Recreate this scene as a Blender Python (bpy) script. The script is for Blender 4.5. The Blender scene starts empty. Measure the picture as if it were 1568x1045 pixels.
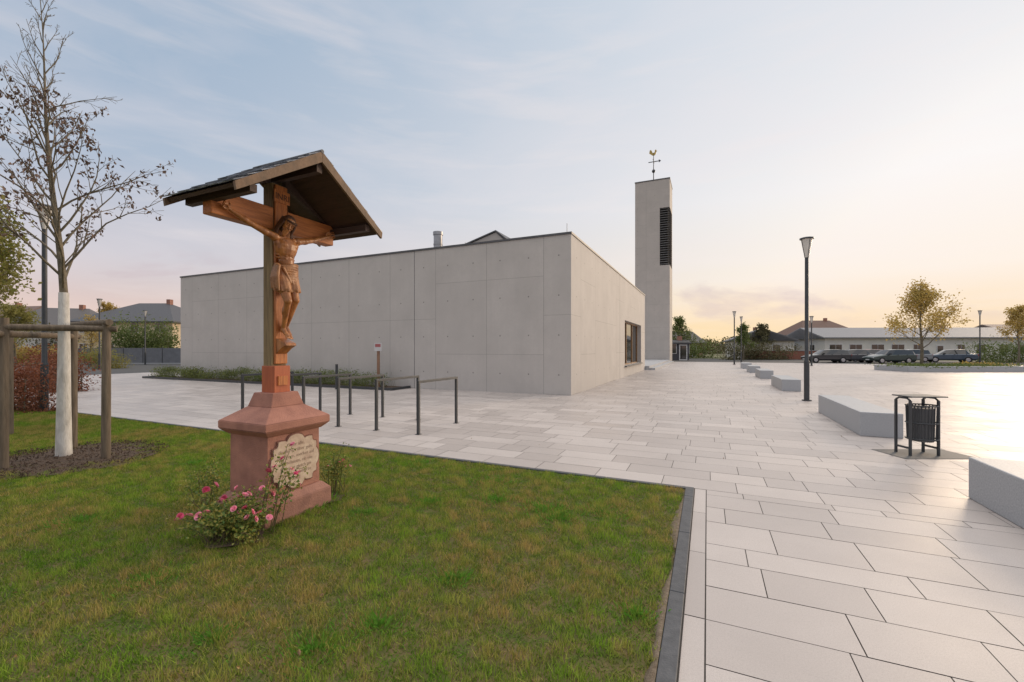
import bpy, math, random
from mathutils import Vector, Matrix, noise
R = math.radians
scene = bpy.context.scene
COL = scene.collection
scene.view_settings.view_transform = 'Standard'
scene.view_settings.look = 'None'
scene.view_settings.exposure = 0

# survey frame -> site frame (site axes follow the church walls)
CA, SA = 0.9115, 0.4113
def site(X, Y):
    return (CA*X - SA*Y, SA*X + CA*Y)

# ------------------------------------------------------------------ mesh builder
class MB:
    def __init__(s):
        s.v=[]; s.f=[]; s.m=[]; s.sm=[]
    def add(s, vs, fs, mi=0, smooth=False):
        o=len(s.v); s.v.extend([tuple(x) for x in vs])
        for f in fs:
            s.f.append(tuple(i+o for i in f)); s.m.append(mi); s.sm.append(smooth)
    def box(s, x0,x1,y0,y1,z0,z1, mi=0):
        vs=[(x0,y0,z0),(x1,y0,z0),(x1,y1,z0),(x0,y1,z0),(x0,y0,z1),(x1,y0,z1),(x1,y1,z1),(x0,y1,z1)]
        s.add(vs,[(0,3,2,1),(4,5,6,7),(0,1,5,4),(1,2,6,5),(2,3,7,6),(3,0,4,7)],mi)
    def frustum(s, hx0,hy0,z0,hx1,hy1,z1,mi=0,cx=0,cy=0):
        vs=[(cx-hx0,cy-hy0,z0),(cx+hx0,cy-hy0,z0),(cx+hx0,cy+hy0,z0),(cx-hx0,cy+hy0,z0),
            (cx-hx1,cy-hy1,z1),(cx+hx1,cy-hy1,z1),(cx+hx1,cy+hy1,z1),(cx-hx1,cy+hy1,z1)]
        s.add(vs,[(0,3,2,1),(4,5,6,7),(0,1,5,4),(1,2,6,5),(2,3,7,6),(3,0,4,7)],mi)
    def prism(s, poly, d, mi=0):
        n=len(poly); d=Vector(d)
        vs=[Vector(p) for p in poly]+[Vector(p)+d for p in poly]
        fs=[tuple(range(n-1,-1,-1)),tuple(range(n,2*n))]+[(i,(i+1)%n,(i+1)%n+n,i+n) for i in range(n)]
        s.add(vs,fs,mi)
    def tube(s, pts, rad, n=8, mi=0, smooth=True):
        pts=[Vector(p) for p in pts]; vs=[]; fs=[]
        up=Vector((0.123,0.31,0.94)); prev=None
        for i,p in enumerate(pts):
            t=(pts[min(i+1,len(pts)-1)]-pts[max(i-1,0)])
            if t.length<1e-9: t=Vector((0,0,1))
            t.normalize()
            if prev is None:
                a=t.cross(up if abs(t.dot(up))<0.9 else Vector((1,0,0)))
            else:
                a=prev-t*prev.dot(t)
            a.normalize(); prev=a; b=t.cross(a)
            for k in range(n):
                an=2*math.pi*k/n
                vs.append(p+(a*math.cos(an)+b*math.sin(an))*rad[i])
        for i in range(len(pts)-1):
            for k in range(n):
                fs.append((i*n+k,i*n+(k+1)%n,(i+1)*n+(k+1)%n,(i+1)*n+k))
        s.add(vs,fs,mi,smooth)
        s.add(vs[:n],[tuple(range(n-1,-1,-1))],mi); s.add(vs[-n:],[tuple(range(n))],mi)
    def cyl(s, x,y,z0,z1,r0,r1=None,n=16,mi=0):
        s.tube([(x,y,z0),(x,y,z1)],[r0,r0 if r1 is None else r1],n,mi)
    def cap(s, p, q, r0, r1, n=10, mi=0):
        p=Vector(p);q=Vector(q);d=(q-p)
        L=d.length; d=d/L if L>0 else Vector((0,0,1))
        pts=[];rad=[]
        for k in range(0,5):
            a=math.pi/2*(1-k/4); pts.append(p-d*r0*math.sin(a)); rad.append(max(r0*math.cos(a),1e-4))
        for k in range(0,5):
            a=math.pi/2*(k/4); pts.append(q+d*r1*math.sin(a)); rad.append(max(r1*math.cos(a),1e-4))
        s.tube(pts,rad,n,mi)
    def ell(s, c, r, rot=None, n=14, mi=0):
        c=Vector(c); vs=[];fs=[]; m=n//2
        M = rot if rot else Matrix.Identity(3)
        for i in range(m+1):
            th=math.pi*i/m
            for k in range(n):
                ph=2*math.pi*k/n
                p=Vector((r[0]*math.sin(th)*math.cos(ph)+(1e-5*math.cos(ph)),r[1]*math.sin(th)*math.sin(ph)+(1e-5*math.sin(ph)),r[2]*math.cos(th)))
                vs.append(c+M@p)
        for i in range(m):
            for k in range(n):
                fs.append((i*n+k,(i+1)*n+k,(i+1)*n+(k+1)%n,i*n+(k+1)%n))
        s.add(vs,fs,mi,True)
    def leaf(s, c, rng, size, mi=0, asp=0.55, up=None):
        c=Vector(c)
        a=Vector((rng.gauss(0,1),rng.gauss(0,1),rng.gauss(0,1)))
        if up is not None: a+=Vector(up)
        a.normalize()
        b=a.cross(Vector((rng.gauss(0,1),rng.gauss(0,1),rng.gauss(0,1)))); b.normalize()
        nrm=a.cross(b)
        w=size*asp
        s.add([c, c+a*size*.5+b*w*.5+nrm*w*.25, c+a*size, c+a*size*.5-b*w*.5+nrm*w*.25],[(0,1,2),(0,2,3)],mi)
    def obj(s, name, mats, parent=None, loc=(0,0,0), rz=0, bevel=0):
        me=bpy.data.meshes.new(name); me.from_pydata(s.v,[],s.f)
        for m in mats: me.materials.append(m)
        me.polygons.foreach_set('material_index',s.m); me.polygons.foreach_set('use_smooth',s.sm); me.update()
        o=bpy.data.objects.new(name,me); COL.objects.link(o)
        o.location=loc; o.rotation_euler=(0,0,rz)
        if parent: o.parent=parent
        if bevel:
            b=o.modifiers.new('bevel','BEVEL'); b.width=bevel; b.segments=2; b.limit_method='ANGLE'; b.angle_limit=R(40)
        return o

def empty(name, loc=(0,0,0), rz=0):
    e=bpy.data.objects.new(name,None); COL.objects.link(e); e.location=loc; e.rotation_euler=(0,0,rz); e.empty_display_size=.3
    return e

# ------------------------------------------------------------------ materials
def nmat(name):
    m=bpy.data.materials.new(name); m.use_nodes=True
    nt=m.node_tree; b=nt.nodes['Principled BSDF']
    return m,nt,b
def nd(nt,t,**k):
    n=nt.nodes.new(t)
    for a,v in k.items():
        if a.startswith('i_'):
            key=a[2:]; key=int(key) if key.isdigit() else key.replace('_',' ')
            if isinstance(v,bpy.types.NodeSocket): nt.links.new(v,n.inputs[key])
            else: n.inputs[key].default_value=v
        else: setattr(n,a,v)
    return n
def mth(nt,op,a,b=0.0,c=None):
    n=nt.nodes.new('ShaderNodeMath'); n.operation=op
    for i,v in enumerate((a,b,c)):
        if v is None: continue
        if isinstance(v,bpy.types.NodeSocket): nt.links.new(v,n.inputs[i])
        else: n.inputs[i].default_value=v
    return n.outputs[0]
def mixc(nt,f,a,b,bt='MIX'):
    n=nt.nodes.new('ShaderNodeMix'); n.data_type='RGBA'; n.blend_type=bt
    for i,v in ((0,f),(6,a),(7,b)):
        if isinstance(v,bpy.types.NodeSocket): nt.links.new(v,n.inputs[i])
        elif i==0: n.inputs[0].default_value=v
        else: n.inputs[i].default_value=(v[0],v[1],v[2],1)
    return n.outputs[2]
def ramp(nt,f,p0,p1):
    n=nt.nodes.new('ShaderNodeMapRange'); n.inputs[1].default_value=p0; n.inputs[2].default_value=p1
    nt.links.new(f,n.inputs[0]); return n.outputs[0]
def tex(nt,scale,detail=4,coord='Object',dist=0,stretch=None,rough=.55):
    tc=nt.nodes.new('ShaderNodeTexCoord')
    src=tc.outputs[coord]
    if stretch:
        mp=nt.nodes.new('ShaderNodeMapping'); mp.inputs['Scale'].default_value=stretch
        nt.links.new(src,mp.inputs[0]); src=mp.outputs[0]
    n=nd(nt,'ShaderNodeTexNoise',i_Scale=scale,i_Detail=detail,i_Distortion=dist,i_Roughness=rough)
    nt.links.new(src,n.inputs['Vector'])
    return n.outputs['Fac']
def mat(name,c1,c2=None,rough=.7,scale=6,bump=0,bscale=40,metal=0,stretch=None,spec=.5,detail=4):
    m,nt,b=nmat(name)
    if c2 is None: c2=tuple(x*.8 for x in c1)
    f=ramp(nt,tex(nt,scale,detail,stretch=stretch),.32,.68)
    nt.links.new(mixc(nt,f,c1,c2),b.inputs['Base Color'])
    b.inputs['Roughness'].default_value=rough; b.inputs['Metallic'].default_value=metal
    b.inputs['Specular IOR Level'].default_value=spec
    if bump:
        bn=nd(nt,'ShaderNodeBump',i_Strength=bump,i_Distance=.01)
        nt.links.new(tex(nt,bscale,4,stretch=stretch),bn.inputs['Height'])
        nt.links.new(bn.outputs[0],b.inputs['Normal'])
    return m

def foliage(name,c1,c2,c3,scale=1.2,trans=.3):
    m,nt,b=nmat(name)
    f=ramp(nt,tex(nt,scale,2),.35,.65)
    c=mixc(nt,f,c1,c2)
    rnd=ramp(nt,tex(nt,38,0),.4,.7)
    c=mixc(nt,rnd,c,c3)
    nt.links.new(c,b.inputs['Base Color']); b.inputs['Roughness'].default_value=.6
    tr=nd(nt,'ShaderNodeBsdfTranslucent'); nt.links.new(c,tr.inputs[0])
    mx=nd(nt,'ShaderNodeMixShader'); mx.inputs[0].default_value=trans
    out=[n for n in nt.nodes if n.type=='OUTPUT_MATERIAL'][0]
    nt.links.new(b.outputs[0],mx.inputs[1]); nt.links.new(tr.outputs[0],mx.inputs[2]); nt.links.new(mx.outputs[0],out.inputs[0])
    return m

def concrete(name,c=(.555,.52,.485),panel=2.25,joints=True,vert=2.75):
    m,nt,b=nmat(name)
    tc=nd(nt,'ShaderNodeTexCoord'); sp=nd(nt,'ShaderNodeSeparateXYZ'); nt.links.new(tc.outputs['Object'],sp.inputs[0])
    x,y,z=sp.outputs
    f1=ramp(nt,tex(nt,.9,5,rough=.65),.3,.7)
    f2=ramp(nt,tex(nt,14,5,rough=.7),.3,.7)
    f3=ramp(nt,tex(nt,1.5,3,stretch=(3,3,.25)),.35,.75)
    col=mixc(nt,f1,c,tuple(v*.82 for v in c))
    col=mixc(nt,mth(nt,'MULTIPLY',f2,.36),col,tuple(v*.76 for v in c))
    col=mixc(nt,mth(nt,'MULTIPLY',f3,.38),col,tuple(v*.78 for v in c))
    hgt=f2
    if joints:
        u=mth(nt,'DIVIDE',mth(nt,'ADD',mth(nt,'ADD',x,y),100.0-10.01),panel)
        fl=mth(nt,'FLOOR',u); fr=mth(nt,'FRACT',u)
        wn=nd(nt,'ShaderNodeTexWhiteNoise',noise_dimensions='1D'); nt.links.new(fl,wn.inputs['W'])
        rv=wn.outputs['Value']
        w=mth(nt,'DIVIDE',mth(nt,'ADD',z,mth(nt,'MULTIPLY',mth(nt,'SNAP',rv,.5),vert)),vert)
        wf=mth(nt,'FRACT',w)
        wn2=nd(nt,'ShaderNodeTexWhiteNoise',noise_dimensions='2D')
        cb=nd(nt,'ShaderNodeCombineXYZ'); nt.links.new(fl,cb.inputs[0]); nt.links.new(mth(nt,'FLOOR',w),cb.inputs[1]); nt.links.new(cb.outputs[0],wn2.inputs['Vector'])
        col=mixc(nt,mth(nt,'MULTIPLY',wn2.outputs['Value'],.42),col,tuple(v*.84 for v in c))
        jx=mth(nt,'LESS_THAN',fr,.018/panel*1.0); jz=mth(nt,'LESS_THAN',wf,.016/vert)
        j=mth(nt,'MAXIMUM',mth(nt,'MULTIPLY',jx,1.0),mth(nt,'MULTIPLY',jz,.8))
        col=mixc(nt,mth(nt,'MULTIPLY',j,.50),col,(.13,.12,.11))
        hu=mth(nt,'SUBTRACT',mth(nt,'FRACT',mth(nt,'MULTIPLY',u,2.0)),.5)
        hz=mth(nt,'SUBTRACT',mth(nt,'FRACT',mth(nt,'MULTIPLY',w,2.0)),.5)
        d=mth(nt,'SQRT',mth(nt,'ADD',mth(nt,'POWER',mth(nt,'MULTIPLY',hu,panel/2),2.0),mth(nt,'POWER',mth(nt,'MULTIPLY',hz,vert/2),2.0)))
        hole=mth(nt,'LESS_THAN',d,.028)
        col=mixc(nt,mth(nt,'MULTIPLY',hole,.65),col,(.12,.11,.10))
        hgt=mth(nt,'SUBTRACT',f2,mth(nt,'MULTIPLY',mth(nt,'MAXIMUM',j,hole),2.0))
    nt.links.new(col,b.inputs['Base Color']); b.inputs['Roughness'].default_value=.72
    bn=nd(nt,'ShaderNodeBump',i_Strength=.22,i_Distance=.004); nt.links.new(hgt,bn.inputs['Height']); nt.links.new(bn.outputs[0],b.inputs['Normal'])
    return m

M_conc=concrete('fair_faced_concrete')
M_tower=concrete('tower_concrete',(.51,.47,.43),panel=3.9,vert=2.7)
M_bench=mat('granite_grey',(.43,.44,.45),(.30,.31,.33),.6,60,.2,120)
M_dark=mat('anthracite_steel',(.045,.05,.055),(.035,.038,.042),.42,10)
M_coping=mat('zinc_coping',(.10,.10,.105),(.07,.07,.075),.5,3)
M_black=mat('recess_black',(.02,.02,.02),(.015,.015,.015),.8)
M_sand=mat('red_sandstone',(.44,.205,.145),(.29,.13,.095),.85,5,.6,90)
M_sand2=mat('red_sandstone_base',(.40,.20,.145),(.25,.125,.095),.88,6,.6,70)
M_plaque=mat('cream_paint',(.66,.53,.40),(.50,.36,.27),.75,14,.2,60)
M_orange=mat('oiled_oak_board',(.58,.20,.05),(.34,.105,.028),.5,9,.4,30,stretch=(6,6,.5))
M_orangeh=mat('oiled_oak_beam',(.58,.205,.055),(.35,.11,.03),.5,9,.4,30,stretch=(6,.5,6))
M_post=mat('weathered_post',(.34,.235,.115),(.19,.13,.065),.75,8,.5,30,stretch=(6,6,.4))
M_corpus=mat('carved_limewood',(.50,.20,.058),(.23,.083,.026),.38,9,.35,45,stretch=(2,2,.7))
M_cloth=mat('carved_loincloth',(.48,.22,.085),(.26,.11,.042),.45,14,.35,60)
M_hair=mat('carved_hair',(.13,.055,.025),(.07,.03,.015),.5,30,.9,90)
M_roofwood=mat('roof_board_dark',(.075,.04,.027),(.045,.025,.018),.65,8,.4,30,stretch=(.5,6,6))
M_barge=mat('barge_board',(.21,.125,.07),(.12,.075,.042),.65,8,.4,30)
M_slate=mat('slate',(.34,.37,.42),(.05,.055,.065),.3,11,.5,22)  # pale mottling puts the wet sky sheen into the colour
M_stake=mat('stake_wood',(.20,.155,.11),(.11,.085,.06),.85,7,.7,35,stretch=(5,5,.5))
M_bark=mat('bark',(.20,.165,.11),(.10,.085,.06),.85,14,.6,60)
M_white=mat('limewash',(.72,.70,.66),(.46,.44,.40),.85,8,.8,35,stretch=(2,2,.6))
M_mulch=mat('bark_mulch',(.11,.07,.045),(.055,.037,.025),.95,40,1.0,60)
M_asph=mat('asphalt',(.07,.07,.07),(.05,.05,.05),.85,3)
M_kerb=mat('basalt_kerb',(.085,.088,.095),(.055,.058,.064),.6,20,.3,80)

def slabmat():
    m,nt,b=nmat('paving_slabs')
    at=nd(nt,'ShaderNodeAttribute',attribute_name='tone'); t=at.outputs['Fac']
    col=mixc(nt,t,(.44,.395,.37),(.555,.505,.475))
    sp=ramp(nt,tex(nt,230,2,rough=.8),.44,.66)
    sp2=ramp(nt,tex(nt,95,2,rough=.8),.50,.72)
    col=mixc(nt,mth(nt,'MULTIPLY',sp,.36),col,(.22,.195,.185))
    col=mixc(nt,mth(nt,'MULTIPLY',sp2,.26),col,(.25,.215,.20))
    st=ramp(nt,tex(nt,.55,5,rough=.65),.4,.75)
    col=mixc(nt,mth(nt,'MULTIPLY',st,.40),col,(.32,.285,.265))
    nt.links.new(col,b.inputs['Base Color'])
    r=ramp(nt,tex(nt,.8,4),.3,.7)
    rr=mth(nt,'ADD',mth(nt,'MULTIPLY',r,.16),mth(nt,'ADD',.31,mth(nt,'MULTIPLY',t,.16)))
    nt.links.new(rr,b.inputs['Roughness'])
    b.inputs['Specular IOR Level'].default_value=.36
    bn=nd(nt,'ShaderNodeBump',i_Strength=.15,i_Distance=.002); nt.links.new(sp,bn.inputs['Height']); nt.links.new(bn.outputs[0],b.inputs['Normal'])
    return m
M_slab=slabmat()
M_joint=mat('joint_sand',(.10,.088,.077),(.07,.062,.055),.9,20)

def lawnmat(name,blade=False):
    m,nt,b=nmat(name)
    g=nd(nt,'ShaderNodeNewGeometry')
    def pn(sc,det=3):
        n=nd(nt,'ShaderNodeTexNoise',i_Scale=sc,i_Detail=det,i_Roughness=.6); nt.links.new(g.outputs['Position'],n.inputs['Vector']); return n.outputs['Fac']
    a=ramp(nt,pn(.9),.42,.60); c2=ramp(nt,pn(7.0),.40,.62)
    if blade:
        at=nd(nt,'ShaderNodeAttribute',attribute_name='tone'); t=at.outputs['Fac']
        green=mixc(nt,t,(.085,.19,.012),(.28,.43,.045))
        dry=mixc(nt,t,(.25,.19,.045),(.50,.37,.13))
        f=mth(nt,'MULTIPLY',mth(nt,'ADD',mth(nt,'MULTIPLY',a,.60),mth(nt,'MULTIPLY',c2,.45)),mth(nt,'ADD',t,.32))
        col=mixc(nt,f,green,dry)
    else:
        col=mixc(nt,c2,(.085,.09,.025),(.15,.11,.05))
    nt.links.new(col,b.inputs['Base Color']); b.inputs['Roughness'].default_value=.7
    b.inputs['Specular IOR Level'].default_value=.2
    if blade:
        tr=nd(nt,'ShaderNodeBsdfTranslucent'); nt.links.new(col,tr.inputs[0])
        mx=nd(nt,'ShaderNodeMixShader'); mx.inputs[0].default_value=.35
        out=[n for n in nt.nodes if n.type=='OUTPUT_MATERIAL'][0]
        nt.links.new(b.outputs[0],mx.inputs[1]); nt.links.new(tr.outputs[0],mx.inputs[2]); nt.links.new(mx.outputs[0],out.inputs[0])
    return m
M_lawn=lawnmat('lawn_soil'); M_blade=lawnmat('grass_blades',True)

def glassmat(name,base=(.03,.03,.03)):
    m,nt,b=nmat(name); b.inputs['Base Color'].default_value=(*base,1); b.inputs['Roughness'].default_value=.04
    b.inputs['Specular IOR Level'].default_value=.9
    return m
M_glass=glassmat('window_glass'); M_carglass=glassmat('car_glass',(.02,.022,.025))
M_lampglass=mat('lamp_diffuser',(.70,.66,.60),(.60,.57,.52),.25,3)

# ------------------------------------------------------------------ ground
g=MB(); S=900
g.add([(-S,-S,-.02),(S,-S,-.02),(S,S,-.02),(-S,S,-.02)],[(0,1,2,3)])
g.obj('ground',[mat('far_ground',(.13,.14,.06),(.10,.09,.05),.95,.06)])
g=MB(); g.add([(-60,-12,-.012),(75,-12,-.012),(75,75,-.012),(-60,75,-.012)],[(0,1,2,3)])
g.obj('road_asphalt',[M_asph])
g=MB(); g.add([(-34,-8,-.006),(38,-8,-.006),(38,56,-.006),(-34,56,-.006)],[(0,1,2,3)])
g.obj('paving_bed',[M_joint])

LX, LY = -.224, 5.28      # lawn corner
rng=random.Random(4)
vs=[];fs=[];tone=[]
def slab(x0,x1,y0,y1):
    gp=.0033; o=len(vs)
    z=rng.uniform(-.0006,.0006)
    vs.extend([(x0+gp,y0+gp,z),(x1-gp,y0+gp,z),(x1-gp,y1-gp,z),(x0+gp,y1-gp,z)]); fs.append((o,o+1,o+2,o+3)); tone.append(rng.random())
y=-8.0
edges=[]
while y<56:
    h=rng.choice([.30,.40,.40,.40,.50]) 
    if y<LY+.09 and y+h>LY+.09-.15: h=LY+.09-y
    edges.append((y,y+h)); y+=h
for (y0,y1) in edges:
    if y0>=LY+.08: segs=[(-34,38)]
    else: segs=[(LX+.215,38)]
    if y0>14.2 and y1<33.3: segs=[(-4.24,38),(-34,-26.4)]
    for (a,b_) in segs:
        x=a
        first=True
        while x<b_:
            w=rng.choice([.4,.6,.6,.8,.8,1.0])
            if first: w*=rng.uniform(.4,1); first=False
            x2=min(x+w,b_)
            if b_-x2<.25: x2=b_
            slab(x,x2,y0,y1); x=x2
y=-8.0
while y<LY+.05:
    y2=min(y+.9,LY+.085); slab(LX+.095,LX+.213,y,y2); y=y2
me=bpy.data.meshes.new('plaza_paving'); me.from_pydata(vs,[],fs); me.materials.append(M_slab)
at=me.attributes.new('tone','FLOAT','FACE'); at.data.foreach_set('value',tone)
COL.objects.link(bpy.data.objects.new('plaza_paving',me))

# kerb
g=MB(); y=-8.
while y<LY:
    y2=min(y+1.0,LY); g.box(LX,LX+.09,y+.003,y2-.003,-.1,.022); y=y2
g.obj('lawn_kerb',[M_kerb],bevel=.004)
g=MB(); x=LX+.09
while x>-34:
    x2=x-1.0; g.box(x2+.003,x-.003,LY+.003,LY+.065,-.1,.018); x=x2
g.obj('lawn_kerb',[M_kerb],bevel=.004)

# lawn sheet
g=MB()
g.add([(-34,-8,0.0),(LX,-8,0.0),(LX,LY,0.0),(-34,LY,0.0)],[(0,1,2,3)])
g.obj('lawn',[M_lawn])
patches=[]
for v in range(4):
    r_=random.Random(100+v); V=[];F=[];T=[]
    nb=9000
    for i in range(nb):
        x=r_.random();y=r_.random()
        nz=noise.noise(Vector((x*6+v*9,y*6,0)))
        hgt=r_.uniform(.014,.044)*(1+1.1*nz)
        a=r_.uniform(0,6.283); w=r_.uniform(.0018,.0038)
        lx=r_.gauss(0,.015);ly=r_.gauss(0,.015)
        o=len(V)
        dx=math.cos(a)*w;dy=math.sin(a)*w
        V.extend([(x-dx,y-dy,0),(x+dx,y+dy,0),(x+lx,y+ly,hgt)]); F.append((o,o+1,o+2)); T.append(min(1,max(0,.45+nz*.7+r_.uniform(-.5,.5))))
    me=bpy.data.meshes.new('grass_patch'); me.from_pydata(V,[],F); me.materials.append(M_blade)
    at=me.attributes.new('tone','FLOAT','FACE'); at.data.foreach_set('value',T); patches.append(me)
gp=empty('grass'); r_=random.Random(9); k=0
xi=LX-.02
for i in range(17):
    for j in range(8):
        x1=xi-i; y1=LY-.02-j
        rot=r_.choice([0,1,2,3])
        o=bpy.data.objects.new('grass_patch_%d'%k,patches[r_.randrange(4)]); k+=1
        COL.objects.link(o); o.parent=gp
        off=[(0,0),(1,0),(1,1),(0,1)][rot]
        o.location=(x1-1+off[0],y1-1+off[1],0); o.rotation_euler=(0,0,rot*math.pi/2)
M_tuft=foliage('tuft_green',(.08,.24,.02),(.13,.34,.03),(.19,.38,.05),3)
g=MB(); r_=random.Random(3)
def tuft(x,y,n,rad,h):
    for i in range(n):
        a=r_.uniform(0,6.28);d=abs(r_.gauss(0,rad)); px=x+math.cos(a)*d;py=y+math.sin(a)*d
        w=.002;b=r_.uniform(0,6.28);l=r_.uniform(.4,1)*h
        ex=math.cos(a)*l*.5+r_.gauss(0,.01);ey=math.sin(a)*l*.5+r_.gauss(0,.01)
        g.add([(px-w*math.cos(b),py-w*math.sin(b),0),(px+w*math.cos(b),py+w*math.sin(b),0),(px+ex*.5+w*.7,py+ey*.5,l*.7),(px+ex,py+ey,l*.85)],[(0,1,2),(0,2,3)])
for (u,D) in [(850,4.05),(840,4.3),(862,4.15),(762,4.55),(660,4.5),(925,4.2),(480,2.3),(230,3.0),(120,4.0),(700,3.0),(580,2.5),(975,2.6),(640,6.0),(300,6.0),(330,2.4),(755,5.2),(560,4.2)]:
    X=(u-784)/662*D; px,py=site(X,D); tuft(px,py,r_.randint(160,380),r_.uniform(.08,.18),r_.uniform(.042,.06))
for (X,D) in ((-2.55,3.75),(-2.2,4.0),(-2.0,4.3),(-2.75,4.0),(-1.95,4.6),(-2.35,3.78)):
    px,py=site(X,D); tuft(px,py,120,.07,.07)
g.obj('grass_tufts',[M_tuft])
g=MB(); 
for i in range(420):
    x=r_.uniform(-12,LX-.05);y=r_.uniform(-1,LY)
    g.leaf((x,y,.028),r_,r_.uniform(.015,.035),0,up=(0,0,.1))
for i in range(70):
    x=r_.uniform(-12,4);y=r_.uniform(LY+.2,12)
    g.leaf((x,y,.006),r_,r_.uniform(.015,.03),0,asp=.6)
g.obj('fallen_leaves',[foliage('dead_leaves',(.25,.15,.05),(.16,.09,.04),(.32,.22,.08),5,.1)])
g=MB(); V=[];F=[]; n=160
for i in range(n):
    yy=-1+6.1*i/(n-1); wd=max(.0,.045+.09*noise.noise(Vector((0,yy*1.3,5)))+.03*noise.noise(Vector((0,yy*9,1))))
    for k in range(5):
        q=k/4; V.append((LX-.002-wd*q,yy,.024*(1-q**3)+.006*noise.noise(Vector((q*3,yy*20,2)))))
for i in range(n-1):
    for k in range(4): F.append((i*5+k,i*5+k+1,(i+1)*5+k+1,(i+1)*5+k))
g.add(V,F,0,True)
g.obj('bare_soil',[mat('bare_soil_mat',(.20,.155,.11),(.12,.088,.056),.95,30,1.0,80)])

# ------------------------------------------------------------------ church hall
ch=empty('concrete_church_hall')
X0,X1,Y0,Y1,H=-26.5,-4.22,14.23,33.3,5.5
ys0,ys1,zs0,zs1=24.75,31.3,.62,3.2
g=MB(); T=.5
g.box(X0,X1,Y0,Y0+T,-.05,H)
g.box(X0,X0+T,Y0+T,Y1,-.05,H); g.box(X0+T,X1-T,Y1-T,Y1,-.05,H)
g.box(X1-T,X1,Y0+T,ys0,-.05,H); g.box(X1-T,X1,ys1,Y1,-.05,H)
g.box(X1-T,X1,ys0,ys1,-.05,zs0); g.box(X1-T,X1,ys0,ys1,zs1,H)
g.obj('walls',[M_conc],ch)
g=MB(); g.box(X1-6.52,X1-6.50,Y0-.003,Y0+.01,0,H); g.box(X1-.01,X1+.003,Y0+9.0,Y0+9.02,0,H); g.obj('expansion_joints',[M_coping],ch)
g=MB(); g.box(X0+T,X1-T,Y0+T,Y1-T,4.9,5.2); g.obj('roof_deck',[M_coping],ch)
g=MB(); c=.03
g.box(X0-c,X1+c,Y0-c,Y0+T+c,H+.003,H+.075); g.box(X0-c,X1+c,Y1-T-c,Y1+c,H+.003,H+.075)
g.box(X0-c,X0+T+c,Y0+T+c+.003,Y1-T-c-.003,H+.003,H+.073); g.box(X1-T-c,X1+c,Y0+T+c+.003,Y1-T-c-.003,H+.003,H+.073)
g.obj('coping',[M_coping],ch)
g=MB(); g.box(X1-.34,X1-.31,ys0+.06,ys1-.06,zs0+.06,zs1-.06); g.obj('window_glass',[M_glass],ch)
g=MB()
g.box(X1-.38,X1-.26,ys0,ys1,zs0,zs0+.07);g.box(X1-.38,X1-.26,ys0,ys1,zs1-.07,zs1)
for yy in (ys0,ys0+2.1,ys0+4.3,ys1-.08): g.box(X1-.377,X1-.257,yy,yy+.08,zs0+.07,zs1-.07)
g.obj('window_frame',[mat('bronze_frame',(.34,.19,.08),(.24,.13,.06),.4)],ch)
g=MB(); g.box(X1-.25,X1+.12,ys0-.05,ys1+.05,zs0-.06,zs0-.003); g.obj('window_sill',[M_coping],ch)
cx,cy=site(-3.77,22.); g=MB(); g.cyl(cx,cy,5.2,7.35,.22,n=20); g.cyl(cx,cy,7.36,7.52,.25,n=20); g.cyl(cx,cy,6.85,6.92,.235,n=20)
g.obj('ventilation_stack',[mat('galvanised',(.42,.42,.43),(.30,.30,.31),.4,4,metal=.6)],ch)
cx,cy=site(-1.3,26.); g=MB()
g.prism([(cx-2.2,cy-1.5,5.2),(cx+1.6,cy-1.5,5.2),(cx+1.6,cy-1.5,7.65),(cx+1.1,cy-1.5,8.1),(cx-2.2,cy-1.5,7.15)],(0,3,0)); g.obj('skylight_lantern',[M_tower],ch)
g=MB(); g.prism([(cx-2.3,cy-1.56,7.16),(cx+1.1,cy-1.56,8.13),(cx+1.66,cy-1.56,7.65),(cx+1.72,cy-1.56,7.71),(cx+1.12,cy-1.56,8.21),(cx-2.3,cy-1.56,7.24)],(0,3.12,0)); g.obj('skylight_roof',[M_coping],ch)
g=MB()
for (X,D,h) in ((-3.5,15.6+.0,5.95),(1.93,15.2,6.0),(-7.5,21,6.1),(-1.9,17.5,5.9)):
    px,py=site(X,D)
    if py<14.3: py=14.4
    g.tube([(px,py,5.4),(px,py,h)],[.012,.008],5)
g.obj('lightning_rods',[M_dark],ch)
g=MB(); g.box(-12,-3.9,33.32,53.0,-.05,.3); g.box(-12,-3.5,33.4,52.99,-.05,.15); g.obj('entrance_steps',[M_bench],ch)

# ------------------------------------------------------------------ tower
tw=empty('concrete_bell_tower')
tx0,tx1,ty0,ty1,TH=-7.85,-3.95,53.1,57.0,21.3
lz0,lz1=11.3,18.0; lw=1.1
g=MB(); g.box(tx0,tx1,ty0,ty1,-.05,lz0); g.box(tx0,tx1,ty0,ty1,lz1,TH); g.box(tx0,tx1-lw,ty0,ty1,lz0,lz1); g.box(tx1-lw,tx1,ty1-.6,ty1,lz0,lz1)
g.obj('shaft',[M_tower],tw)
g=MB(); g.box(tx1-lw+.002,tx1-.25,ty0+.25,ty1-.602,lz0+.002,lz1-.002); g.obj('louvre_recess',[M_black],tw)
g=MB(); z=lz0+.1
while z<lz1-.1:
    g.prism([(tx1-lw+.004,ty0-.03,z),(tx1-lw+.004,ty0+.15,z+.13),(tx1-lw+.004,ty0+.18,z+.13),(tx1-lw+.004,ty0,z)],(lw-.06,0,0))
    g.prism([(tx1+.03,ty0-.03,z),(tx1-.15,ty0-.03,z+.13),(tx1-.18,ty0-.03,z+.13),(tx1,ty0-.03,z)],(0,3.2,0))
    z+=.27
g.obj('louvre_slats',[mat('louvre_grey',(.22,.21,.20),(.16,.15,.15),.5)],tw)
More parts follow.
